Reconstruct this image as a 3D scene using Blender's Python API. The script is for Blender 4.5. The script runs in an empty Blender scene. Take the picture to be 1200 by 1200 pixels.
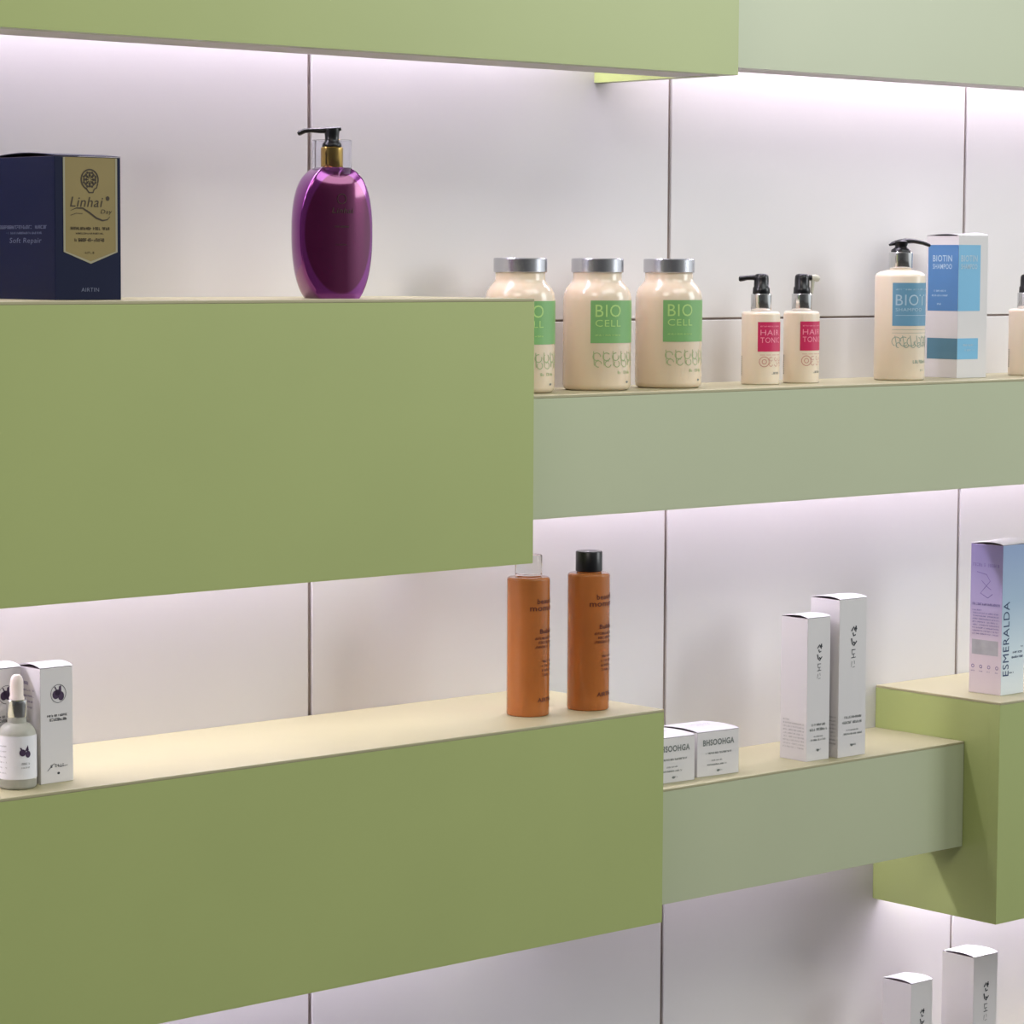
import bpy, bmesh, math, random
from mathutils import Vector, Matrix, Euler
R = math.radians
scene = bpy.context.scene
col = scene.collection
random.seed(7)

# ------------------------------------------------------------------ colours / materials
def lin(c):
    return tuple(((v/255)/12.92 if v <= 10 else (((v/255)+.055)/1.055)**2.4) for v in c)

def mat(name, rgb, rough=.5, metal=0., spec=.5, coat=0., trans=0., ior=1.45, sss=0., noise=0., scale=8., alpha=1., bump=0.):
    m = bpy.data.materials.new(name); m.use_nodes = True
    nt = m.node_tree; b = nt.nodes['Principled BSDF']
    c = lin(rgb)
    b.inputs['Base Color'].default_value = (*c, 1)
    b.inputs['Roughness'].default_value = rough
    b.inputs['Metallic'].default_value = metal
    b.inputs['Specular IOR Level'].default_value = spec
    b.inputs['Coat Weight'].default_value = coat
    b.inputs['Coat Roughness'].default_value = .08
    b.inputs['Transmission Weight'].default_value = trans
    b.inputs['IOR'].default_value = ior
    b.inputs['Alpha'].default_value = alpha
    if sss:
        b.inputs['Subsurface Weight'].default_value = sss
        b.inputs['Subsurface Radius'].default_value = (.02, .012, .008)
        b.inputs['Subsurface Scale'].default_value = .3
    if noise or bump:
        tc = nt.nodes.new('ShaderNodeTexCoord'); nz = nt.nodes.new('ShaderNodeTexNoise')
        nz.inputs['Scale'].default_value = scale; nz.inputs['Detail'].default_value = 4
        nt.links.new(tc.outputs['Object'], nz.inputs['Vector'])
        if noise:
            cr = nt.nodes.new('ShaderNodeValToRGB')
            cr.color_ramp.elements[0].position = .3; cr.color_ramp.elements[1].position = .7
            cr.color_ramp.elements[0].color = (*[v*(1-noise) for v in c], 1)
            cr.color_ramp.elements[1].color = (*[min(1, v*(1+noise)) for v in c], 1)
            nt.links.new(nz.outputs['Fac'], cr.inputs['Fac']); nt.links.new(cr.outputs['Color'], b.inputs['Base Color'])
        if bump:
            bp = nt.nodes.new('ShaderNodeBump'); bp.inputs['Strength'].default_value = bump; bp.inputs['Distance'].default_value = .001
            n2 = nt.nodes.new('ShaderNodeTexNoise'); n2.inputs['Scale'].default_value = 90
            nt.links.new(tc.outputs['Object'], n2.inputs['Vector']); nt.links.new(n2.outputs['Fac'], bp.inputs['Height'])
            nt.links.new(bp.outputs['Normal'], b.inputs['Normal'])
    return m

def ramp_mat(name, stops, rough=.4, axis='Z', zmax=.21):
    """printed vertical colour gradient in object space"""
    m = bpy.data.materials.new(name); m.use_nodes = True
    nt = m.node_tree; b = nt.nodes['Principled BSDF']; b.inputs['Roughness'].default_value = rough
    tc = nt.nodes.new('ShaderNodeTexCoord'); sp = nt.nodes.new('ShaderNodeSeparateXYZ')
    mp = nt.nodes.new('ShaderNodeMapRange'); mp.inputs['From Max'].default_value = zmax
    cr = nt.nodes.new('ShaderNodeValToRGB')
    nt.links.new(tc.outputs['Object'], sp.inputs[0]); nt.links.new(sp.outputs[axis], mp.inputs['Value'])
    nt.links.new(mp.outputs['Result'], cr.inputs['Fac']); nt.links.new(cr.outputs['Color'], b.inputs['Base Color'])
    el = cr.color_ramp.elements
    el[0].position = stops[0][0]; el[0].color = (*lin(stops[0][1]), 1)
    el[1].position = stops[-1][0]; el[1].color = (*lin(stops[-1][1]), 1)
    for p, c in stops[1:-1]:
        e = el.new(p); e.color = (*lin(c), 1)
    return m

M = dict(
    wall=mat('white_wall_panel', (213, 210, 210), .42, noise=.012, scale=2.5),
    gap=mat('seam_gap', (150, 136, 130), .8, noise=.15, scale=30),
    olive=mat('olive_green_laminate', (163, 175, 110), .34, noise=.02, scale=5, bump=.04),
    mint=mat('mint_green_laminate', (180, 187, 154), .33, noise=.015, scale=5, bump=.04),
    top=mat('cream_top_panel', (164, 158, 124), .45, noise=.03, scale=9),  # shelf tops, more cream than the green fronts
    under=mat('pale_underside_board', (218, 214, 208), .6, noise=.02, scale=9),
    floor=mat('grey_floor', (84, 80, 76), .5, noise=.06, scale=3),
    led=mat('led_diffuser', (235, 228, 245), .4),
    card=mat('white_carton', (212, 209, 209), .42, noise=.01, scale=20),
    cardlid=mat('white_carton_lid', (200, 198, 201), .4, noise=.01, scale=20),
    inner=mat('carton_shadow_gap', (120, 104, 110), .9, noise=.1, scale=30),
    navy=mat('navy_carton', (10, 18, 48), .4, spec=.18, noise=.05, scale=10),
    gold=mat('gold_label', (126, 111, 66), .4, metal=.2, noise=.04, scale=20),
    goldline=mat('pale_gold_line', (140, 136, 114), .4, metal=.1, noise=.03, scale=20),
    goldink=mat('brown_ink', (48, 36, 16), .6, noise=.1, scale=50),
    paleink=mat('pale_grey_ink', (92, 98, 122), .5, noise=.1, scale=50),
    purple=mat('purple_gloss', (140, 34, 142), .15, metal=.7, coat=.8),
    goldmetal=mat('gold_metal', (205, 172, 96), .18, metal=1., noise=.04, scale=20),
    chrome=mat('chrome', (214, 216, 218), .14, metal=1., noise=.02, scale=20),
    silver=mat('brushed_silver', (205, 206, 212), .25, metal=1., noise=.03, scale=40),
    darkmetal=mat('dark_green_grey_metal', (120, 130, 126), .2, metal=1., noise=.04, scale=20),
    black=mat('black_plastic', (14, 14, 18), .3, noise=.2, scale=30),
    clear=mat('clear_plastic', (245, 245, 250), .04, trans=1., ior=1.3, noise=.005, scale=20),
    clearcap=mat('hazy_clear_plastic', (240, 242, 238), .12, trans=1., ior=1.25, noise=.005, scale=20),
    frost=mat('frosted_glass', (226, 226, 214), .3, trans=.55, ior=1.3, noise=.02, scale=20),
    milky=mat('milky_clear_plastic', (232, 230, 214), .25, trans=.5, ior=1.25, noise=.01, scale=20),
    rubber=mat('pale_rubber', (222, 210, 202), .5, noise=.02, scale=30),
    cream=mat('cream_lotion_body', (226, 208, 184), .2, sss=.25, coat=.5, noise=.02, scale=12),
    lotion=mat('ivory_bottle', (232, 217, 196), .28, sss=.2, coat=.2, noise=.015, scale=12),
    amber=mat('amber_plastic', (190, 118, 62), .2, trans=.4, ior=1.2, coat=.4, noise=.08, scale=14),
    amberink=mat('amber_ink', (84, 30, 6), .5, noise=.1, scale=50),
    green=mat('green_label', (122, 172, 108), .4, noise=.03, scale=30),
    greenink=mat('light_green_ink', (178, 214, 132), .45, noise=.03, scale=50),
    sageink=mat('sage_ink', (160, 176, 128), .5, noise=.08, scale=50),
    pink=mat('crimson_label', (200, 44, 92), .4, noise=.03, scale=30),
    pinkink=mat('light_pink_ink', (240, 150, 172), .45, noise=.03, scale=50),
    roseink=mat('rose_grey_ink', (200, 140, 128), .5, noise=.08, scale=50),
    blue=mat('steel_blue_label', (102, 150, 178), .4, noise=.03, scale=30),
    blueink=mat('pale_blue_ink', (176, 200, 216), .45, noise=.03, scale=50),
    teal=mat('grey_blue_ink', (150, 166, 150), .5, noise=.08, scale=50),
    bluebox=mat('sky_blue_print', (112, 176, 212), .38, noise=.02, scale=20),
    bluebox2=mat('deep_blue_print', (82, 128, 178), .38, noise=.03, scale=20),
    tealbox=mat('dull_teal_print', (84, 126, 146), .38, noise=.03, scale=20),
    grayink=mat('grey_ink', (112, 118, 116), .6, noise=.1, scale=60),
    lightgray=mat('light_grey_ink', (160, 160, 160), .6, noise=.1, scale=60),
    darkink=mat('dark_ink', (52, 56, 62), .6, noise=.1, scale=60),
    plumink=mat('plum_ink', (62, 44, 72), .6, noise=.15, scale=60),
    violetink=mat('violet_ink', (110, 98, 140), .6, noise=.1, scale=60),
    navyink=mat('navy_ink', (44, 66, 104), .6, noise=.1, scale=60),
    violetbox=ramp_mat('violet_fade_print', [(0, (212, 200, 200)), (.3, (200, 186, 192)), (.6, (156, 146, 178)), (.9, (128, 120, 158)), (1, (122, 112, 150))], .38, zmax=.2136),
    bluefade=ramp_mat('blue_fade_print', [(0, (222, 228, 230)), (.3, (204, 220, 228)), (.62, (160, 184, 206)), (.95, (138, 160, 196)), (1, (138, 160, 196))], .38, zmax=.2136),
    whitelabel=mat('white_label', (226, 226, 230), .4, noise=.01, scale=30),
)

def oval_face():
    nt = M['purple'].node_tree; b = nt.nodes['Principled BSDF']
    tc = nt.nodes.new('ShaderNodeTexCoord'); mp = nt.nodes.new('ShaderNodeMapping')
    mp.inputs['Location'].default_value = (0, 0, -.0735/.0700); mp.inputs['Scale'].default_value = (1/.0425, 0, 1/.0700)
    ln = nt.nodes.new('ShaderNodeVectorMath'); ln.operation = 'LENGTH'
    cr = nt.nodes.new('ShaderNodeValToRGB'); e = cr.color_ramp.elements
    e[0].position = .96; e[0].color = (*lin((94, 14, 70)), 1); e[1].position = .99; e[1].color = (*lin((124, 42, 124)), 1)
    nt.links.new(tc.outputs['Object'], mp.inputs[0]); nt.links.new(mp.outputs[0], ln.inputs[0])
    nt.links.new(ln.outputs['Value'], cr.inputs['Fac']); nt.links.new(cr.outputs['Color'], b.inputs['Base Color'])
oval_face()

# ------------------------------------------------------------------ object helpers
def link(name, me, parent=None, m=None):
    o = bpy.data.objects.new(name, me); col.objects.link(o)
    if parent: o.parent = parent
    if m is not None: me.materials.append(m)
    return o

def finish(bm, name, m, parent=None, smooth=None):
    bmesh.ops.recalc_face_normals(bm, faces=bm.faces)
    me = bpy.data.meshes.new(name); bm.to_mesh(me); bm.free()
    if smooth:
        for p in me.polygons: p.use_smooth = True
        me.set_sharp_from_angle(angle=R(smooth))
    return link(name, me, parent, m)

def thing(name, label, cat, loc, rz=0, group=None):
    o = bpy.data.objects.new(name, None); col.objects.link(o)
    o.empty_display_size = .02; o.location = loc; o.rotation_euler = (0, 0, R(rz))
    o['label'] = label; o['category'] = cat
    if group: o['group'] = group
    return o

def copy_thing(src, label, loc, rz=0):
    c = src.copy(); col.objects.link(c); c.location = loc; c.rotation_euler = (0, 0, R(rz)); c['label'] = label
    for ch in list(src.children):
        d = ch.copy(); col.objects.link(d); d.parent = c
        for g in list(ch.children):
            e = g.copy(); col.objects.link(e); e.parent = d
    return c

def add_box(bm, x0, x1, y0, y1, z0, z1, bev=0.):
    vs = [bm.verts.new((x, y, z)) for x in (x0, x1) for y in (y0, y1) for z in (z0, z1)]
    f = []
    for q in ((0, 1, 3, 2), (4, 6, 7, 5), (0, 4, 5, 1), (2, 3, 7, 6), (0, 2, 6, 4), (1, 5, 7, 3)):
        f.append(bm.faces.new([vs[i] for i in q]))
    if bev:
        ed = {e for fc in f for e in fc.edges}
        bmesh.ops.bevel(bm, geom=list(ed), offset=bev, segments=2, affect='EDGES', profile=.5)

def box(name, x0, x1, y0, y1, z0, z1, m, parent=None, bev=.0008):
    bm = bmesh.new(); add_box(bm, x0, x1, y0, y1, z0, z1, bev)
    return finish(bm, name, m, parent)

def add_lathe(bm, prof, seg=64, sx=1., sy=1., cx=0., cy=0., power=2., rot=0.):
    rings = []
    for r, z in prof:
        if r < 1e-6:
            rings.append([bm.verts.new((cx, cy, z))]); continue
        ring = []
        for i in range(seg):
            a = 2*math.pi*i/seg + rot; c, s = math.cos(a), math.sin(a)
            k = (abs(c)**power + abs(s)**power)**(-1/power)
            ring.append(bm.verts.new((cx+r*k*c*sx, cy+r*k*s*sy, z)))
        rings.append(ring)
    for a, b in zip(rings, rings[1:]):
        for i in range(seg):
            j = (i+1) % seg
            if len(a) == 1 and len(b) == 1: break
            if len(a) == 1: bm.faces.new((a[0], b[i], b[j]))
            elif len(b) == 1: bm.faces.new((a[i], a[j], b[0]))
            else: bm.faces.new((a[i], a[j], b[j], b[i]))

def lathe(name, prof, m, parent=None, seg=64, smooth=40, **k):
    bm = bmesh.new(); add_lathe(bm, prof, seg, **k)
    return finish(bm, name, m, parent, smooth)

def arc(r0, z0, r1, z1, n=6, kind='out'):
    """quarter-ellipse from (r0,z0) to (r1,z1)"""
    o = []
    for i in range(n+1):
        t = math.pi/2*i/n
        if kind == 'out': o.append((r1+(r0-r1)*math.cos(t), z0+(z1-z0)*math.sin(t)))
        else: o.append((r0+(r1-r0)*math.sin(t), z1+(z0-z1)*math.cos(t)))
    return o

def add_tube(bm, pts, rad, seg=20, flat=1.):
    """sweep of circles (flattened vertically by 'flat') along points"""
    rings = []
    n = len(pts)
    for i, p in enumerate(pts):
        p = Vector(p)
        d = (Vector(pts[min(i+1, n-1)]) - Vector(pts[max(i-1, 0)])).normalized()
        side = d.cross(Vector((0, 0, 1)))
        if side.length < 1e-3: side = Vector((1, 0, 0))
        side.normalize(); up = side.cross(d).normalized()
        r = rad[i] if isinstance(rad, (list, tuple)) else rad
        rings.append([bm.verts.new(p + side*r*math.cos(2*math.pi*k/seg) + up*r*flat*math.sin(2*math.pi*k/seg)) for k in range(seg)])
    for a, b in zip(rings, rings[1:]):
        for k in range(seg):
            bm.faces.new((a[k], a[(k+1) % seg], b[(k+1) % seg], b[k]))
    bm.faces.new(rings[0]); bm.faces.new(rings[-1][::-1])

# ------------------------------------------------------------------ printing on faces / cylinders
def on_front(u, v, e=.0003): return (u, -e, v)
def on_left(d):
    return lambda u, v, e=.0003: (-e, d-u, v)
def on_cyl(r, a0=0., sx=1., sy=1.):
    def f(u, v, e=.0003):
        a = a0 + u/r
        return ((r+e)*math.sin(a), -(r+e)*math.cos(a), v)
    return f

class Ink:
    """flat shapes in (u, v) metres, mapped onto a surface when built"""
    def __init__(s): s.polys = []
    def rect(s, u0, u1, v0, v1, nu=1):
        for i in range(nu):
            a = u0+(u1-u0)*i/nu; b = u0+(u1-u0)*(i+1)/nu
            s.polys.append([(a, v0), (b, v0), (b, v1), (a, v1)])
        return s
    def poly(s, pts): s.polys.append(list(pts)); return s
    def stroke(s, pts, w):
        n = len(pts)
        ws = w if isinstance(w, (list, tuple)) else [w]*n
        L = []
        for i, (x, y) in enumerate(pts):
            x0, y0 = pts[max(i-1, 0)]; x1, y1 = pts[min(i+1, n-1)]
            dx, dy = x1-x0, y1-y0; l = math.hypot(dx, dy) or 1
            L.append(((x-dy/l*ws[i]/2, y+dx/l*ws[i]/2), (x+dy/l*ws[i]/2, y-dx/l*ws[i]/2)))
        for a, b in zip(L, L[1:]): s.polys.append([a[0], a[1], b[1], b[0]])
        return s
    def ring(s, cu, cv, r, w, n=28, a0=0., a1=2*math.pi):
        s.stroke([(cu+r*math.cos(a0+(a1-a0)*i/n), cv+r*math.sin(a0+(a1-a0)*i/n)) for i in range(n+1)], w); return s
    def disc(s, cu, cv, r, ry=None, n=20):
        ry = ry or r
        s.polys.append([(cu+r*math.cos(2*math.pi*i/n), cv+ry*math.sin(2*math.pi*i/n)) for i in range(n)]); return s
    def text(s, txt, u0, v0, w, h, shear=0., rot=False, bold=0.):
        cu = bpy.data.curves.new('t', 'FONT'); cu.body = txt; cu.size = 1; cu.offset = bold; cu.resolution_u = 3
        cu.space_character = 1.08
        o = bpy.data.objects.new('t', cu); col.objects.link(o)
        dg = bpy.context.evaluated_depsgraph_get(); dg.update()
        me = bpy.data.meshes.new_from_object(o.evaluated_get(dg))
        xs = [q.co.x for q in me.vertices]; ys = [q.co.y for q in me.vertices]
        x0, x1, y0, y1 = min(xs), max(xs), min(ys), max(ys)
        for p in me.polygons:
            q = []
            for i in p.vertices:
                a = (me.vertices[i].co.x-x0)/(x1-x0); b = (me.vertices[i].co.y-y0)/(y1-y0)
                if rot: q.append((u0+(1-b)*w, v0+a*h))
                else: q.append((u0+a*w+shear*b*h, v0+b*h))
            s.polys.append(q)
        bpy.data.objects.remove(o); bpy.data.curves.remove(cu); bpy.data.meshes.remove(me)
        return s
    def scribble(s, u0, v0, w, h, rnd=None, fill=.75):
        """a line of print too small to read: little upright and level strokes"""
        rnd = rnd or random
        x = 0.; gw = h*.8
        while x < w-gw*.5:
            if rnd.random() < .12: x += gw*.7; continue
            t = h*.2
            if rnd.random() < .8: s.rect(u0+x, u0+x+t, v0, v0+h)
            if rnd.random() < .6: s.rect(u0+x+gw*.55, u0+x+gw*.55+t, v0, v0+h*rnd.choice((1, .7)))
            for q in (0, .4, .82):
                if rnd.random() < fill*.7: s.rect(u0+x, u0+x+gw*.7, v0+h*q, v0+h*q+t)
            x += gw
        return s
    def build(s, name, m, parent, fn, e=.0003, label=None):
        bm = bmesh.new()
        for p in s.polys:
            try: bm.faces.new([bm.verts.new(fn(u, v, e)) for u, v in p])
            except ValueError: pass
        me = bpy.data.meshes.new(name); bm.to_mesh(me); bm.free()
        o = link(name, me, parent, m)
        if label: o['label'] = label
        return o

# ------------------------------------------------------------------ the setting
def struct(o): o['kind'] = 'structure'; return o
WX0, WX1 = -3.6, 4.2
bm = bmesh.new()
ZS = 1.4252; G = .0030
seams_x = [k*.6 for k in range(-6, 8)]
seams_x = [x + (.004 if abs(x-1.2) < .01 else 0) for x in seams_x]
zs_ = [0.0, ZS-.9, ZS, ZS+.9, 2.9]
zrows = [(0.0, ZS), (ZS, ZS+1.45)]
for a, b in zip(seams_x, seams_x[1:]):
    for z0, z1 in zrows:
        add_box(bm, a+G, b-G, 0., .016, z0+.0014, z1-.0014, .0009)
wall = struct(finish(bm, 'wall_back', M['wall']))
backing = struct(box('trim_1', seams_x[0], seams_x[-1], .0035, .05, 0, ZS+1.45, M['gap'], bev=0))
struct(box('floor', seams_x[0], seams_x[-1], -5.2, .05, -.04, 0, M['floor'], bev=0))

# ------------------------------------------------------------------ wall shelves (hollow boxes open at the back of the underside)
def shelf(label, x0, x1, yf, zb, zt, skin, lip, power, endl=True, endr=True, ledinset=(.02, .02)):
    xc = (x0+x1)/2
    t = thing('wall_shelf', label, 'shelf', (xc, 0, zb), 0)
    a, b = x0-xc, x1-xc; H = zt-zb; T = .018
    fp = box('front_panel', a, b, yf, yf+T, 0, H-.0035, skin, t, .0002)
    fp.data.materials.append(M['under'])
    for p in fp.data.polygons:
        if p.normal.y > .8: p.material_index = 1
    box('top_panel', a, b, yf-.0004, -.0005, H-.0035, H, M['top'], t, .0007)
    box('top_core', a+T, b-T, yf+T, -.0005, H-T, H-.0036, M['under'], t, 0)
    if endl: box('end_panel', a, a+T, yf+T, -.0005, 0, H-.0036, skin, t, 0)
    if endr: box('end_panel', b-T, b, yf+T, -.0005, 0, H-.0036, skin, t, 0)
    box('bottom_panel', a+T, b-T, yf+T, yf+lip, .0004, .0124, M['under'], t, .0004)
    L = (b-T-ledinset[1])-(a+T+ledinset[0]); cx = ((b-T-ledinset[1])+(a+T+ledinset[0]))/2
    zl = min(H-T, .135)
    box('light_strip', cx-L/2, cx+L/2, -.034, -.0006, zl-.010, zl-.0005, M['led'], t, .001)
    la = bpy.data.lights.new('strip_light', 'AREA'); la.shape = 'RECTANGLE'; la.size = L; la.size_y = .010
    la.energy = power*L; la.color = (.90, .83, 1.)
    lo = bpy.data.objects.new('strip_light', la); col.objects.link(lo); lo.parent = t
    lo.location = (cx, -.024, zl-.0115); lo.rotation_euler = (R(LEDTILT), 0, 0)
    return t
LEDTILT = 0
xA, xC, xE, xG = .4796, .1446, .3627, 1.0257
yT, yN = -.2395, -.1655
P = 4.7
shelf('thick olive green box shelf at the top left edge of the picture', -1.9, xA, -.2403, 1.7305, 2.040, M['olive'], .092, P*.85)
shelf('pale mint box shelf at the top right, level with the olive box beside it', xA+.001, 2.6, yN, 1.7471, 1.905, M['mint'], .068, P*.95)
shelf('thick olive green box shelf carrying the navy carton and purple pump bottle', -1.7, xC, yT, 1.1479, 1.4578, M['olive'], .092, P*1.0)
shelf('thin mint box shelf under the row of cream jars and pump bottles', xC+.001, 2.4, yN, 1.1903, 1.3397, M['mint'], .068, P*.8)
shelf('thick olive green box shelf under the two amber bottles', -1.8, xE, yT, .6882, .9538, M['olive'], .092, P*1.35)
shelf('thin mint box shelf under the white cartons, ending against an olive block', xE+.001, xG-.001, yN, .6871, .8356, M['mint'], .068, P*.45)
shelf('olive green block shelf with the violet and blue carton on top', xG, 2.1, -.2272, .5855, .8966, M['olive'], .085, P*1.9)
shelf('mint box shelf just below the picture holding two tall white cartons', .62, 2.0, yN, .145, .294, M['mint'], .068, P*.6)

# ------------------------------------------------------------------ cartons
def carton(name, label, x, y, z, w, d, h, rz=0, bulge=.003, m_front=None, m_side=None, m_lid=None, group=None, cat='box', skew=.75, lift=0.):
    """origin at the near-left bottom corner; w along the front, d backwards"""
    t = thing(name, label, cat, (x, y, z), rz, group)
    bm = bmesh.new(); add_box(bm, 0, w, 0, d, 0, h, .0005)
    o = finish(bm, 'carton_body', m_front or M['card'], t)
    if m_side:
        o.data.materials.append(m_side)
        for p in o.data.polygons:
            if p.normal.x < -.7: p.material_index = 1
    o.data.materials.append(M['inner']); k = len(o.data.materials)-1
    for p in o.data.polygons:
        if p.normal.z > .7: p.material_index = k
    bm = bmesh.new(); n = 14; nx = 6
    def zz(i, j):
        s = i/n; q = j/nx
        return h+.0004+bulge*math.sin(math.pi*s**skew) + lift*max(0, q-.5)*2*math.sin(math.pi*min(1, s*.9+.1))
    top = [[bm.verts.new((w*j/nx, d*i/n, zz(i, j)+.0006)) for j in range(nx+1)] for i in range(n+1)]
    bot = [[bm.verts.new((w*j/nx, d*i/n, zz(i, j))) for j in range(nx+1)] for i in range(n+1)]
    for i in range(n):
        for j in range(nx):
            bm.faces.new((top[i][j], top[i][j+1], top[i+1][j+1], top[i+1][j]))
            bm.faces.new((bot[i][j], bot[i+1][j], bot[i+1][j+1], bot[i][j+1]))
    for i in range(n):
        bm.faces.new((top[i][0], top[i+1][0], bot[i+1][0], bot[i][0])); bm.faces.new((top[i][nx], bot[i][nx], bot[i+1][nx], top[i+1][nx]))
    for j in range(nx):
        bm.faces.new((top[0][j], bot[0][j], bot[0][j+1], top[0][j+1])); bm.faces.new((top[n][j], top[n][j+1], bot[n][j+1], bot[n][j]))
    finish(bm, 'lid_flap', m_lid or M['cardlid'], t, 30)
    return t

# navy carton with gold label
w, d, h = .0822, .124, .1500
t = carton('carton', 'navy blue carton with a gold pennant label, on the shelf at far left', -.4665, -.1700, 1.4578, w, d, h, 0, .0035, M['navy'], M['navy'], M['navy'], skew=1.)
u0, u1, vs, vt = .0108, .0770, .0507, .0385; um = (u0+u1)/2
Ink().poly([(u0, h-.0008), (u0, vs), (um, vt), (u1, vs), (u1, h-.0008)]).build('gold_label', M['gold'], t, on_front, .0003)
k = .0011
Ink().stroke([(u0+k*.5, h-.001), (u0+k*.5, vs), (um, vt+.0008), (u1-k*.5, vs), (u1-k*.5, h-.001)], .0024).build('label_border', M['goldline'], t, on_front, .0005)
ik = Ink()
ec, ev = .0432, .1262
ik.ring(ec, ev, .0105, .0016, a0=R(-20), a1=R(250))
ik.stroke([(ec-.004, ev-.0098), (ec-.001, ev-.0135), (ec+.004, ev-.0135), (ec+.0055, ev-.010), (ec+.0085, ev-.0085), (ec+.010, ev-.004)], .0014)
for a in range(0, 360, 45):
    ca, sa = math.cos(R(a)), math.sin(R(a))
    ik.stroke([(ec+ca*.0015, ev+sa*.0015), (ec+ca*.008, ev+sa*.008)], [.0006, .0034])
    ik.disc(ec+math.cos(R(a+22))*.0078, ev+math.sin(R(a+22))*.0078, .0013)
ik.ring(ec, ev, .0042, .0006)
ik.text('Linhai', .0185, .0975, .039, .0105, shear=.25)
ik.disc(.0655, .1068, .0024)
ik.stroke([(.019, .0935), (.026, .0962), (.034, .0962), (.042, .092), (.051, .0862), (.059, .0835), (.065, .0845), (.0685, .088)], [.0003, .0011, .0018, .0019, .0019, .0017, .0011, .0004])
ik.text('Day', .0565, .0895, .0135, .0056, shear=.2)
ik.stroke([(.019, .0885), (.026, .0908), (.034, .0905)], .0006)
r_ = random.Random(3)
ik.scribble(.019, .0735, .049, .0030, r_); ik.scribble(.0255, .0690, .035, .0017, r_); ik.scribble(.024, .0612, .038, .0034, r_)
ik.scribble(.037, .0485, .012, .0022, r_)
ik.build('printed_text', M['goldink'], t, on_front, .0006)
ik = Ink().text('AIRTIN', .032, .0088, .022, .0040); ik.build('printed_logo', M['paleink'], t, on_front)
ik = Ink(); ik.scribble(.012, .0745, .096, .0036, r_); ik.scribble(.030, .0690, .070, .0022, r_)
ik.text('Soft Repair', .036, .0580, .062, .0070, shear=.15)
ik.build('side_print', M['paleink'], t, on_left(d))

# white cartons with brushed lettering
def brush(ik, cu, v, s, n=4):
    """a column of loose brushed characters, s = cell size, going down from v"""
    S = [
        [[(-.3, .05), (.0, .42), (.12, .1)], [(.1, .3), (.42, .22)], [(.3, .5), (.25, -.05)], [(-.1, -.1), (-.02, -.4), (.25, -.3)]],
        [[(-.3, .4), (-.18, -.1), (.05, -.28), (.4, .12)], [(-.05, .05), (.2, -.1)]],
        [[(-.25, .35), (.25, .35)], [(-.2, .3), (-.22, -.05), (.2, -.02)], [(0, 0), (.0, -.35)], [(-.3, -.38), (.3, -.34)]],
        [[(-.2, .3), (-.28, -.2)], [(.1, .35), (.15, .05)], [(-.1, -.25), (.2, -.2)]],
    ]
    for i in range(n):
        cv = v-i*s*1.0
        for st in S[i]:
            w_ = s*(.17, .17, .08, .05)[i]
            ik.stroke([(cu+a*s, cv+b*s) for a, b in st], [w_*(1 if k_ == 0 else .75) for k_ in range(len(st))])
def tall_carton(name, label, x, y, z, w, d, h, rz, v_char, s, small=False):
    t = carton(name, label, x, y, z, w, d, h, rz, .0028)
    ik = Ink(); brush(ik, w*.52, v_char, s); ik.build('brushed_characters', M['darkink'], t, on_front)
    rr = random.Random(int(h*1e4)); ik = Ink()
    ik.scribble(w*.22, h*.247-.0005, w*.62, .0030, rr); ik.scribble(w*.14, h*.213-.0005, w*.74, .0034, rr)
    ik.scribble(w*.30, h*.165, w*.45, .0018, rr); ik.scribble(w*.18, h*.140, w*.68, .0024, rr)
    ik.disc(w*.5, h*.072, .0022, .0018); ik.scribble(w*.44, h*.07, w*.22, .0022, rr)
    ik.build('printed_text', M['grayink'], t, on_front)
    ik = Ink()
    for q in range(9): ik.scribble(d*.12, h*(.275-q*.024), d*(.80 if q else .25), .0019, rr, .5)
    ik.build('side_print', M['lightgray'], t, on_left(d))
    return t
tall_carton('carton', 'shorter white carton with brushed lettering, left of a taller one beside olive block', .7270, -.1413, .8356, .0440, .0490, .1925, -1, .151, .0125)
tall_carton('carton', 'taller white carton with brushed lettering, nearest the olive block', .7825, -.1477, .8356, .0540, .0535, .2142, -1, .170, .0150)
tall_carton('carton', 'white carton cut off by the bottom edge, left and lower of two', .9743, -.1200, .294, .0460, .0523, .1950, 0, .150, .0125)
tall_carton('carton', 'white carton cut off by the bottom edge, right and higher of two', 1.1109, -.1200, .294, .0538, .0588, .2118, 0, .165, .0150)

def cube_carton(label, x, y, rz=-4):
    w = d = .0720; h = .0580
    t = carton('carton', label, x, y, .8356, w, d, h, rz, .0022)
    Ink().text('BHSOOHGA', w*.13, .0400, w*.75, .0082, bold=.03).build('printed_logo', M['grayink'], t, on_front)
    rr = random.Random(5); ik = Ink()
    ik.scribble(w*.20, .0288, w*.64, .0024, rr); ik.scribble(w*.34, .0195, w*.28, .0017, rr); ik.scribble(w*.24, .0140, w*.46, .0020, rr); ik.disc(w*.5, .0065, .0026, .0016); ik.scribble(w*.5, .006, w*.1, .0018, rr)
    ik.build('printed_text', M['grayink'], t, on_front)
    ik = Ink(); ik.scribble(w*.2, d*.55, w*.6, .004, rr); ik.scribble(w*.3, d*.42, w*.4, .003, rr)
    ik.build('lid_print', M['lightgray'], t, lambda u, v, e=.0003: (u, v, h+.0012+.0022*math.sin(math.pi*(v/d)**.75)+e))
    return t
cube_carton('small square white carton, fully seen right one of a pair beside the green shelf end', .5287, -.1334)
cube_carton('small square white carton, half hidden behind the end of the olive shelf', .4450, -.1353)

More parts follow.
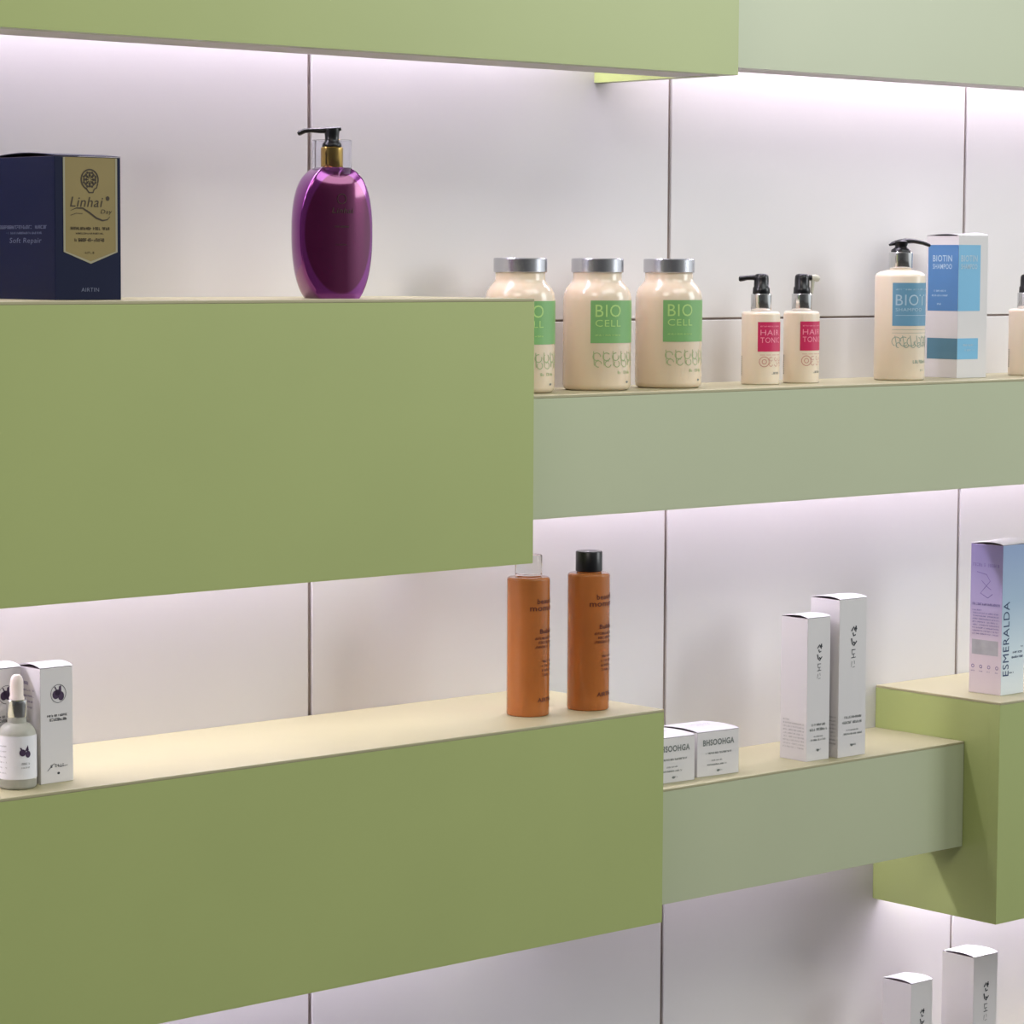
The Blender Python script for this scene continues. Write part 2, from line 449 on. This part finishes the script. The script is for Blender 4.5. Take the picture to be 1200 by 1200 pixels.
# violet / blue carton on the olive block
w, d, h = .0530, .0560, .2115
t = carton('carton', 'tall carton fading from violet and blue to white, standing on the olive block', 1.0792, -.1846, .8966, w, d, h, 2, .0028, M['bluefade'], M['violetbox'], M['cardlid'], lift=.003)
Ink().text('ESMERALDA', .0035, .0270, .0135, .1050, rot=True).build('printed_name', M['navyink'], t, on_front)
rr = random.Random(9); ik = Ink()
ik.scribble(.026, .058, .022, .0026, rr); ik.scribble(.024, .051, .026, .0030, rr)
ik.scribble(.044, .066, .006, .0016, rr); ik.scribble(.018, .030, .010, .0018, rr)
ik.build('printed_text', M['navyink'], t, on_front)
ik = Ink(); ik.scribble(d*.08, .1800, d*.82, .0042, rr, 1.); ik.scribble(d*.08, .1250, d*.84, .0032, rr, 1.)
ik.stroke([(d*.2, .172), (d*.5, .169), (d*.62, .160), (d*.45, .150), (d*.32, .142), (d*.55, .136), (d*.7, .142)], .0011)
ik.stroke([(d*.35, .160), (d*.52, .152), (d*.65, .148)], .0009)
ik.build('side_heading', M['violetink'], t, on_left(d))
ik = Ink()
for q in range(9): ik.scribble(d*.08, .1170-q*.0042, d*(.3 if q == 0 else .84), .0018, rr, .7)
for q in range(4):
    c = d*(.12+.25*q); ik.ring(c, .038, .0022, .0010, 10); ik.scribble(c-.003, .0305, .006, .0016, rr)
ik.build('side_print', M['violetink'], t, on_left(d))
ik = Ink().rect(d*.08, d*.9, .055, .076); ik.build('side_panel_print', M['lightgray'], t, on_left(d), .0002)

# blue and white carton beside the large pump bottle
w, d, h = .0620, .0610, .2000
t = carton('carton', 'blue and white carton standing behind the large pump bottle', 1.0731, -.1000, 1.3397, w, d, h, -2, .0022, M['card'], M['card'], M['cardlid'], lift=.002)
Ink().rect(.004, d, .0945, .1875).build('side_blue_band', M['bluebox2'], t, on_left(d), .0002, 'deep blue printed band')
Ink().rect(.004, d, .0265, .0560).build('side_lower_band', M['tealbox'], t, on_left(d), .0002, 'dull teal printed band')
Ink().rect(0, w*.74, .0945, .1875).build('front_blue_band', M['bluebox'], t, on_front, .0002, 'sky blue printed band')
Ink().rect(0, w*.70, .0265, .0560).build('front_lower_band', M['bluebox'], t, on_front, .0002, 'sky blue printed band')
ik = Ink(); rr = random.Random(12)
ik.text('BIOTIN', .013, .1640, .036, .0090, bold=.01); ik.text('SHAMPOO', .013, .1535, .036, .0072, bold=.01)
ik.scribble(.016, .1215, .022, .0024, rr); ik.scribble(.012, .1150, .032, .0022, rr); ik.scribble(.022, .1030, .008, .0024, rr)
ik.build('side_print', M['blueink'], t, on_left(d), .0004)
ik = Ink(); ik.text('BIOTIN', .005, .1640, .034, .0090, bold=.01); ik.text('SHAMPOO', .005, .1535, .034, .0072, bold=.01)
ik.scribble(.012, .0450, .022, .0028, rr); ik.scribble(.016, .0380, .020, .0024, rr)
ik.build('printed_text', M['blueink'], t, on_front, .0004)

# serum cartons
def serum_carton(label, x, y, rz=2):
    w, d, h = .0410, .0420, .1215
    t = carton('carton', label, x, y, .9538, w, d, h, rz, .0032, skew=.9)
    ik = Ink(); c, v = w*.55, .0940
    ik.disc(c-.0032, v-.001, .0042, .0046); ik.disc(c+.0034, v-.0028, .0038, .0048); ik.disc(c-.001, v+.001, .0034)
    ik.poly([(c, v+.001), (c+.001, v+.0075), (c+.0035, v+.0085), (c+.0038, v+.002)]); ik.stroke([(c-.002, v+.003), (c-.0045, v+.0075)], .0014)
    ik.build('plum_emblem', M['plumink'], t, on_front)
    rr = random.Random(21); ik = Ink().ring(c, v, .0095, .0005, 30)
    ik.scribble(w*.20, .0700, w*.70, .0024, rr, .5); ik.scribble(w*.28, .0655, w*.52, .0030, rr, 1.)
    ik.scribble(w*.30, .0165, w*.5, .0030, rr, .6); ik.stroke([(w*.2, .0135), (w*.4, .0205), (w*.6, .0165), (w*.82, .0175)], .0006)
    ik.disc(w*.54, .0100, .0016, .0013)
    ik.build('printed_text', M['darkink'], t, on_front)
    ik = Ink(); ik.scribble(d*.30, .1030, d*.22, .0034, rr, 1.); 
    for q in range(4): ik.scribble(d*.25, .0965-q*.006, d*(.5-.03*q), .0018, rr, .6)
    ik.scribble(d*.3, .0640, d*.16, .0034, rr, 1.)
    for q in range(4): ik.scribble(d*.28, .0560-q*.006, d*.5, .0020, rr, .8)
    ik.build('side_print', M['violetink'], t, on_left(d))
    return t
serum_carton('slim white carton with a dark plum emblem, right of the dropper bottle', -.5064, -.1970)
serum_carton('slim white carton with plum emblem, behind the dropper bottle at left edge', -.5529, -.1703, 2)

# ------------------------------------------------------------------ bottles and jars
def rot_dir(a, rz=0):      # image-plane helper direction in world at angle a from +X
    return (math.cos(R(a-rz)), math.sin(R(a-rz)))

def cream_jar(label, x, y, rz=0):
    t = thing('cream_jar', label, 'jar', (x, y, 1.3397), rz, 'cream jars with green labels')
    r = .0430
    prof = [(0, .0006), (.034, .0), (.0385, .0004), (.0418, .0030), (r, .0075), (r, .112)]
    prof += [(.0428, .1170), (.0415, .1230), (.0385, .1290), (.0345, .1335), (.0318, .1365), (.0308, .1400), (.0308, .1490), (0, .1490)]
    lathe('jar_body', prof, M['cream'], t, 80, 50)
    lathe('screw_cap', [(.0296, .1478), (.0322, .1476), (.0330, .1484), (.0330, .1642), (.0322, .1652), (.030, .1655), (0, .1655)], M['silver'], t, 80, 35)
    f = on_cyl(r)
    A = r*R(54)
    Ink().rect(-A, A, .0600, .1130, 30).build('green_label', M['green'], t, f, .0003, 'green label panel')
    ik = Ink().text('BIO', -A+.006, .0925, .0340, .0155); ik.text('CELL', -A+.006, .0805, .0340, .0085)
    rr = random.Random(2)
    ik.scribble(-A+.006, .0690, .034, .0018, rr, .6)
    ik.stroke([(A-.010, .1050), (A-.016, .0940), (A-.010, .0830)], .0012)
    ik.build('label_lettering', M['greenink'], t, f, .0006)
    ik = Ink()
    for q in range(6):
        c = -A+.008+q*.0125
        ik.ring(c, .0430, .0048, .0011, 12, R(40*q), R(40*q+300)); ik.ring(c+.002, .0340, .0040, .0010, 12, R(70*q), R(70*q+280)); ik.stroke([(c-.004, .050), (c-.003, .032)], .001)
    ik.scribble(-A+.034, .0215, .026, .0036, rr, .8)
    ik.build('pale_doodle_print', M['sageink'], t, f, .0003)
    ik = Ink().disc(-A+.054, .0110, .0024, .0014); ik.scribble(-A+.052, .0100, .006, .0018, rr, 1.)
    ik.build('small_print', M['grayink'], t, f, .0003)
    return t
j = cream_jar('cream jar with silver cap and green label, partly hidden behind the green shelf', .2631, -.0820)
copy_thing(j, 'cream jar with silver cap and green label, the middle of three', (.3931, -.0820, 1.3397), 0)
copy_thing(j, 'cream jar with silver cap and green label, the rightmost, nearest the pink labelled bottles', (.5186, -.0830, 1.3397), 0)

def body_prof(r, h, rb=.0025, rt=.004, neck=.010):
    p = [(0, .0008), (r-rb*1.6, .0)]
    p += [(r-rb+rb*math.sin(math.pi/2*i/4), rb-rb*math.cos(math.pi/2*i/4)) for i in range(5)]
    p += [(r-rt+rt*math.cos(math.pi/2*i/6), h-rt+rt*math.sin(math.pi/2*i/6)) for i in range(7)]
    p += [(neck, h+.0006), (neck, h+.002), (0, h+.002)]
    return p

def tonic(label, x, y, rz, nozzle, clear=False, body_w=1.):
    t = thing('tonic_bottle', label, 'bottle', (x, y, 1.3397), rz, 'ivory bottles with crimson labels')
    r = .0255*body_w
    lathe('bottle_body', body_prof(r, .0965, .002, .0045), M['lotion'], t, 64, 50)
    lathe('chrome_collar', [(0, .0972), (.0132, .0972), (.0137, .0980), (.0137, .1190), (.0130, .1198), (0, .1198)], M['chrome'], t, 64, 35)
    c, s = math.cos(R(nozzle-rz)), math.sin(R(nozzle-rz))
    bm = bmesh.new()
    add_lathe(bm, [(0, .1198), (.0112, .1198), (.0116, .1204), (.0112, .1280), (.0100, .1292), (.0098, .1400), (.0094, .1432), (.0080, .1455), (.0045, .1465), (0, .1466)], 40)
    if not clear:
        add_tube(bm, [(c*.004, s*.004, .1412), (c*.013, s*.013, .1412), (c*.019, s*.019, .1410), (c*.0245, s*.0245, .1400), (c*.0285, s*.0285, .1396), (c*.0300, s*.0300, .1396)], [.0042, .0038, .0036, .0040, .0042, .0026], 20, .9)
    else:
        add_tube(bm, [(c*.004, s*.004, .1412), (c*.011, s*.011, .1412), (c*.0135, s*.0135, .1410)], [.0044, .0042, .0040], 20, .9)
    finish(bm, 'spray_head', M['black'], t, 45)
    if clear:
        bm = bmesh.new()
        add_tube(bm, [(c*.0132, s*.0132, .1410), (c*.0175, s*.0175, .1412), (c*.0220, s*.0220, .1400), (c*.0240, s*.0240, .1392)], [.0042, .0046, .0044, .0030], 20, 1.)
        add_tube(bm, [(c*.0150, s*.0150, .1380), (c*.0148, s*.0148, .1290), (c*.0140, s*.0140, .1200)], [.0028, .0022, .0018], 16, 1.)
        finish(bm, 'clear_nozzle', M['milky'], t, 45)
    f = on_cyl(r); A = r*R(55)
    Ink().rect(-A, A, .0440, .0830, 24).build('crimson_label', M['pink'], t, f, .0003, 'crimson label panel')
    ik = Ink().text('HAIR', -A+.0035, .0655, .0290, .0072); ik.text('TONIC', -A+.0035, .0555, .0310, .0072)
    rr = random.Random(4); ik.scribble(-A+.0035, .0765, .030, .0016, rr, .6)
    ik.build('label_lettering', M['pinkink'], t, f, .0006)
    ik = Ink()
    for q in range(4):
        cc = -A+.006+q*.0085
        if q == 0: ik.ring(cc+.003, .0305, .0066, .0009, 20); ik.ring(cc+.003, .0305, .0030, .0009, 12)
        else: ik.ring(cc+.004, .0340, .0026, .0007, 10, R(50*q), R(50*q+280)); ik.ring(cc+.004, .0270, .0026, .0007, 10, R(90*q), R(90*q+260))
        ik.stroke([(cc-.003, .0395), (cc+.004, .0395)], .0006)
    ik.build('rose_doodle_print', M['roseink'], t, f, .0003)
    ik = Ink().scribble(-A+.020, .0140, .014, .0026, rr, .9)
    for q in range(14): ik.rect(-r*R(126), -r*R(118), .0120+q*.0019, .0120+q*.0019+.0011)
    ik.build('small_print', M['grayink'], t, f, .0003)
    return t
tonic('ivory bottle with crimson label, its black nozzle pointing left', .6937, -.0800, 0, 138)
tonic('ivory bottle with crimson label and a clear nozzle tip at right', .7727, -.0800, 4, -30, True, .95)
tonic('ivory spray bottle cut off by the right edge of the picture', 1.2515, -.0800, 0, -42)

# large pump bottle with blue label
t = thing('pump_bottle', 'large ivory pump bottle with blue label, in front of the blue and white carton', 'bottle', (.9608, -.0905, 1.3397))
r = .0350
lathe('bottle_body', [(0, .0008), (.031, 0), (.0338, .0008), (r, .0030), (r, .1420), (.0345, .1445), (.0325, .1470), (.029, .1492), (.022, .1512), (.0150, .1525), (.0150, .1545), (0, .1545)], M['lotion'], t, 72, 50)
lathe('chrome_collar', [(0, .1546), (.0158, .1546), (.0163, .1554), (.0163, .1755), (.0155, .1765), (0, .1765)], M['chrome'], t, 64, 35)
bm = bmesh.new()
add_lathe(bm, [(0, .1765), (.0132, .1765), (.0138, .1772), (.0132, .1800), (.0095, .1822), (.0080, .1842), (.0095, .1880), (.0100, .1915), (.0080, .1928), (0, .1932)], 40)
dx, dy = .748, -.664
add_tube(bm, [(-dx*.0165, -dy*.0165, .1862), (-dx*.012, -dy*.012, .1880), (-dx*.004, -dy*.004, .1900), (dx*.006, dy*.006, .1920), (dx*.018, dy*.018, .1918), (dx*.030, dy*.030, .1895), (dx*.0385, dy*.0385, .1865), (dx*.0405, dy*.0405, .1855)],
         [.0022, .0042, .0060, .0062, .0050, .0044, .0040, .0030], 20, .62)
finish(bm, 'pump_head', M['black'], t, 50)
f = on_cyl(r); A = r*R(66)
Ink().rect(-A, A, .0755, .1345, 30).build('blue_label', M['blue'], t, f, .0003, 'steel blue label panel')
ik = Ink().text('BIOTIN', -A+.0045, .1035, .0690, .0150); ik.text('SHAMPOO', -A+.0045, .0955, .040, .0045)
rr = random.Random(6); ik.scribble(-A+.0045, .1245, .060, .0020, rr, .6); ik.rect(-A+.0045, A-.006, .0895, .0902, 20)
ik.build('label_lettering', M['blueink'], t, f, .0006)
ik = Ink()
for q in range(7):
    c = -A+.006+q*.0105
    ik.ring(c, .0540, .0062, .0010, 12, R(60*q), R(60*q+250)); ik.ring(c+.003, .0490, .0034, .0010, 10, R(80*q), R(80*q+280)); ik.stroke([(c-.002, .062), (c+.001, .046)], .001)
ik.rect(-A, A, .0700, .0706, 20); ik.rect(-A, A, .0655, .0660, 20)
ik.scribble(-A+.030, .0240, .030, .0044, rr, .9); ik.scribble(-A+.044, .0130, .008, .0026, rr, 1.)
ik.build('pale_doodle_print', M['teal'], t, f, .0003)

# amber bottles
def amber(label, x, y, rz, cap_mat):
    t = thing('amber_bottle', label, 'bottle', (x, y, .9538), rz, 'tall amber bottles')
    r = .0260
    lathe('bottle_body', body_prof(r, .1680, .0025, .0035, .0150), M['amber'], t, 72, 50)
    h1 = .1945
    lathe('screw_cap', [(0, .1698), (.0158, .1698), (.0164, .1706), (.0164, h1-.0012), (.0156, h1), (0, h1)], cap_mat, t, 64, 35)
    f = on_cyl(r); ik = Ink(); rr = random.Random(8); A = r*R(34)
    ik.text('beautiful', -A+.006, .1370, .034, .0065, bold=.02); ik.text('moment', -A-.003, .1285, .044, .0060, bold=.02)
    ik.text('Bubble', -A+.010, .1010, .026, .0056, bold=.03)
    for q in range(3): ik.scribble(-A+.003+.002*(q % 2), .0940-q*.0052, .034, .0030, rr, .8)
    for q in range(4): ik.scribble(-A+.013, .0660-q*.0055, .022, .0028, rr, .6)
    ik.text('AIRTIN', -A+.007, .0180, .026, .0052, bold=.03)
    ik.build('printed_text', M['amberink'], t, f, .0004)
    return t
amber('amber bottle with black cap', .2961, -.1739, 0, M['black'])
amber('amber bottle with clear cap tucked behind the green shelf, left of the black-capped one', .2071, -.1625, 3, M['clearcap'])

# dropper bottle
t = thing('dropper_bottle', 'small frosted dropper bottle with pale rubber bulb in front of white cartons', 'bottle', (-.5324, -.1930, .9538))
r = .0198
prof = [(0, .0012), (.016, 0), (.0186, .0008), (r, .0030), (r, .0520), (.0194, .0570), (.0180, .0612), (.0155, .0648), (.0125, .0670), (.0098, .0682), (.0098, .0740), (0, .0740)]
lathe('glass_body', prof, M['frost'], t, 64, 50)
lathe('metal_collar', [(0, .0742), (.0104, .0742), (.0108, .0748), (.0108, .0915), (.0100, .0924), (0, .0924)], M['chrome'], t, 56, 35)
lathe('rubber_bulb', [(0, .0924), (.0078, .0924), (.0080, .0940), (.0070, .0960), (.0069, .1080), (.0064, .1125), (.0052, .1160), (.0030, .1180), (0, .1186)], M['rubber'], t, 48, 60)
f = on_cyl(r)
Ink().rect(-r*R(150), r*R(64), .0110, .0560, 50).build('white_label', M['whitelabel'], t, f, .0003)
ik = Ink(); c, v = -r*R(8), .0400
ik.disc(c-.0028, v-.001, .0034, .0036); ik.disc(c+.0030, v-.0028, .0030, .0036); ik.poly([(c-.001, v), (c+.0030, v+.0068), (c+.0040, v+.001)]); ik.stroke([(c-.003, v+.001), (c-.0050, v+.0042)], .0016)
ik.build('plum_emblem', M['plumink'], t, f, .0006)
rr = random.Random(31); ik = Ink(); ik.scribble(c-.006, .0265, .012, .0020, rr); ik.scribble(c-.004, .0225, .009, .0016, rr)
for q in range(6): ik.scribble(-r*R(110), .0450-q*.0056, .016, .0014, rr, .5)
ik.build('printed_text', M['lightgray'], t, f, .0006)

# purple oval pump bottle
t = thing('pump_bottle', 'glossy purple oval pump bottle with gold collar and black nozzle', 'bottle', (-.0843, -.1500, 1.4578), -11.6)
def oval_w(z):
    k = (z-.0745)/(.0765 if z > .0745 else .0850)
    return .0470*max(0., 1-abs(k)**2.3)**(1/2.3)
bm = bmesh.new(); NZ, NX = 56, 28
zl = [.1475*(0.5-0.5*math.cos(math.pi*i/NZ)) for i in range(NZ+1)]
def section(w):
    """closed section: lens front, rounded side rims, lens back"""
    D = .0250; side = .0115
    q = min(1., w/.047)
    f0 = D*(1-.10*(1-q)); pts = []
    wf = w*.93
    for i in range(NX+1):
        x = -wf+2*wf*i/NX
        pts.append((x, -(side+(f0-side)*(1-(x/.0470)**2))))
    ye = pts[-1][1]
    for i in range(1, 8):
        a = math.pi*i/8
        pts.append((wf+(w-wf)*math.sin(a)**.8, ye*math.cos(a)))
    pts += [(-x, -y) for x, y in pts]
    return pts
rings = []
for z in zl:
    w = max(oval_w(z), .0125)
    S = section(w)
    if z > .112:                         # shoulder pulls in towards the neck
        k = ((z-.112)/.0355)**2.6
        S = [(x, y*(1-k)+math.copysign(min(abs(y), .0125), y)*k) for x, y in S]
    rings.append([bm.verts.new((x, y, z)) for x, y in S])
n = len(rings[0])
for a, b in zip(rings, rings[1:]):
    for i in range(n): bm.faces.new((a[i], a[(i+1) % n], b[(i+1) % n], b[i]))
bm.faces.new(rings[0]); bm.faces.new(rings[-1])
body = finish(bm, 'bottle_body', M['purple'], t, 38)
lathe('gold_collar', [(0, .1470), (.0122, .1470), (.0127, .1478), (.0127, .1695), (.0120, .1704), (0, .1704)], M['goldmetal'], t, 56, 35)
a0 = R(138.4+11.6); c, s = math.cos(a0), math.sin(a0)
bm = bmesh.new()
add_lathe(bm, [(0, .1704), (.0108, .1704), (.0112, .1712), (.0108, .1745), (.0086, .1765), (.0080, .1800), (.0082, .1850), (.0088, .1895), (.0086, .1915), (0, .1920)], 40)
add_tube(bm, [(-c*.0105, -s*.0105, .1912), (-c*.006, -s*.006, .1902), (c*.004, s*.004, .1895), (c*.014, s*.014, .1890), (c*.024, s*.024, .1893), (c*.031, s*.031, .1886), (c*.0365, s*.0365, .1862), (c*.0385, s*.0385, .1850)],
         [.0030, .0052, .0062, .0050, .0042, .0046, .0050, .0032], 20, .6)
finish(bm, 'pump_head', M['black'], t, 50)
lathe('clear_guard', [(.0222, .1400), (.0224, .1400), (.0224, .1780), (.0221, .1784), (.0218, .1780), (.0218, .1400), (.0222, .1400)], M['clear'], t, 64, 35)
ik = Ink(); rr = random.Random(14)
def on_lens(u, v, e=.0003):
    return (u, -(.0115+.0135*(1-(u/.0470)**2))-e, v)
ik.text('Linhai', -.012, .0960, .026, .0060, shear=.2); ik.ring(0, .112, .0055, .0007); ik.scribble(-.010, .0800, .020, .0018, rr); ik.scribble(-.007, .0600, .014, .0014, rr)
ik.build('faint_print', M['goldink'], t, on_lens, .0004)

# ------------------------------------------------------------------ light
def area(name, loc, target, sx, sy, e, colr):
    la = bpy.data.lights.new(name, 'AREA'); la.shape = 'RECTANGLE'; la.size = sx; la.size_y = sy; la.energy = e; la.color = colr
    o = bpy.data.objects.new(name, la); col.objects.link(o); o.location = loc
    o.rotation_euler = (Vector(target)-Vector(loc)).to_track_quat('-Z', 'Y').to_euler()
    return o
area('ceiling_light_left', (-2.6, -2.3, 3.5), (.2, 0, 1.7), 1.6, 1.0, 36, (1., .88, .80))
area('ceiling_light_front', (.6, -2.4, 3.6), (.4, 0, 1.8), 2.4, 1.2, 40, (.94, 1., .98))
area('sheen_light_right', (4.4, -4.0, 3.1), (.8, 0, 2.3), 2.0, 2.4, 108, (.95, .98, 1.))  # unseen area light, added to give the right-hand panels a sheen

wd = bpy.data.worlds.new('room_air'); scene.world = wd; wd.use_nodes = True
nt = wd.node_tree; bg = nt.nodes['Background']
# a darker shop interior opposite the wall, brighter to the sides and overhead
tc = nt.nodes.new('ShaderNodeTexCoord'); cr = nt.nodes.new('ShaderNodeValToRGB')
dp = nt.nodes.new('ShaderNodeVectorMath'); dp.operation = 'DOT_PRODUCT'; dp.inputs[1].default_value = (-.60, -.78, -.18)
mp = nt.nodes.new('ShaderNodeMapRange'); mp.inputs['From Min'].default_value = -1
nt.links.new(tc.outputs['Generated'], dp.inputs[0]); nt.links.new(dp.outputs['Value'], mp.inputs['Value']); nt.links.new(mp.outputs['Result'], cr.inputs['Fac'])
e = cr.color_ramp.elements
e[0].position = .45; e[0].color = (.30, .30, .31, 1); e[1].position = 1.; e[1].color = (.07, .07, .07, 1)
q = e.new(.82); q.color = (.22, .22, .21, 1)
q = e.new(.94); q.color = (.10, .10, .10, 1)
d2 = nt.nodes.new('ShaderNodeVectorMath'); d2.operation = 'DOT_PRODUCT'; d2.inputs[1].default_value = (.86, -.50, .10)
c2 = nt.nodes.new('ShaderNodeValToRGB'); e = c2.color_ramp.elements
e[0].position = .80; e[0].color = (0, 0, 0, 1); e[1].position = .97; e[1].color = (.62, .66, .66, 1)
ad = nt.nodes.new('ShaderNodeMixRGB'); ad.blend_type = 'ADD'; ad.inputs['Fac'].default_value = 1
nt.links.new(tc.outputs['Generated'], d2.inputs[0]); nt.links.new(d2.outputs['Value'], c2.inputs['Fac'])
nt.links.new(cr.outputs['Color'], ad.inputs['Color1']); nt.links.new(c2.outputs['Color'], ad.inputs['Color2'])
nt.links.new(ad.outputs['Color'], bg.inputs['Color']); bg.inputs['Strength'].default_value = 1.

# ------------------------------------------------------------------ camera (solved from the panel seams and shelf edges)
cam = bpy.data.cameras.new('camera'); co = bpy.data.objects.new('camera', cam); col.objects.link(co)
cam.sensor_width = 36; cam.lens = 3460.205/1200*36; cam.clip_end = 60
r_ = Vector((0.74784569, -0.66385292, 0.00511164)); u_ = Vector((0.05220413, 0.06648156, 0.99642106)); f_ = Vector((0.66181686, 0.74490234, -0.08437381))
mw = Matrix.Identity(4)
for i in range(3): mw[i][0] = r_[i]; mw[i][1] = u_[i]; mw[i][2] = -f_[i]
mw.translation = Vector((-2.16324511, -2.79965838, 1.5))
co.matrix_world = mw
scene.camera = co
scene.view_settings.view_transform = 'Standard'
scene.view_settings.look = 'None'
scene.view_settings.exposure = 0
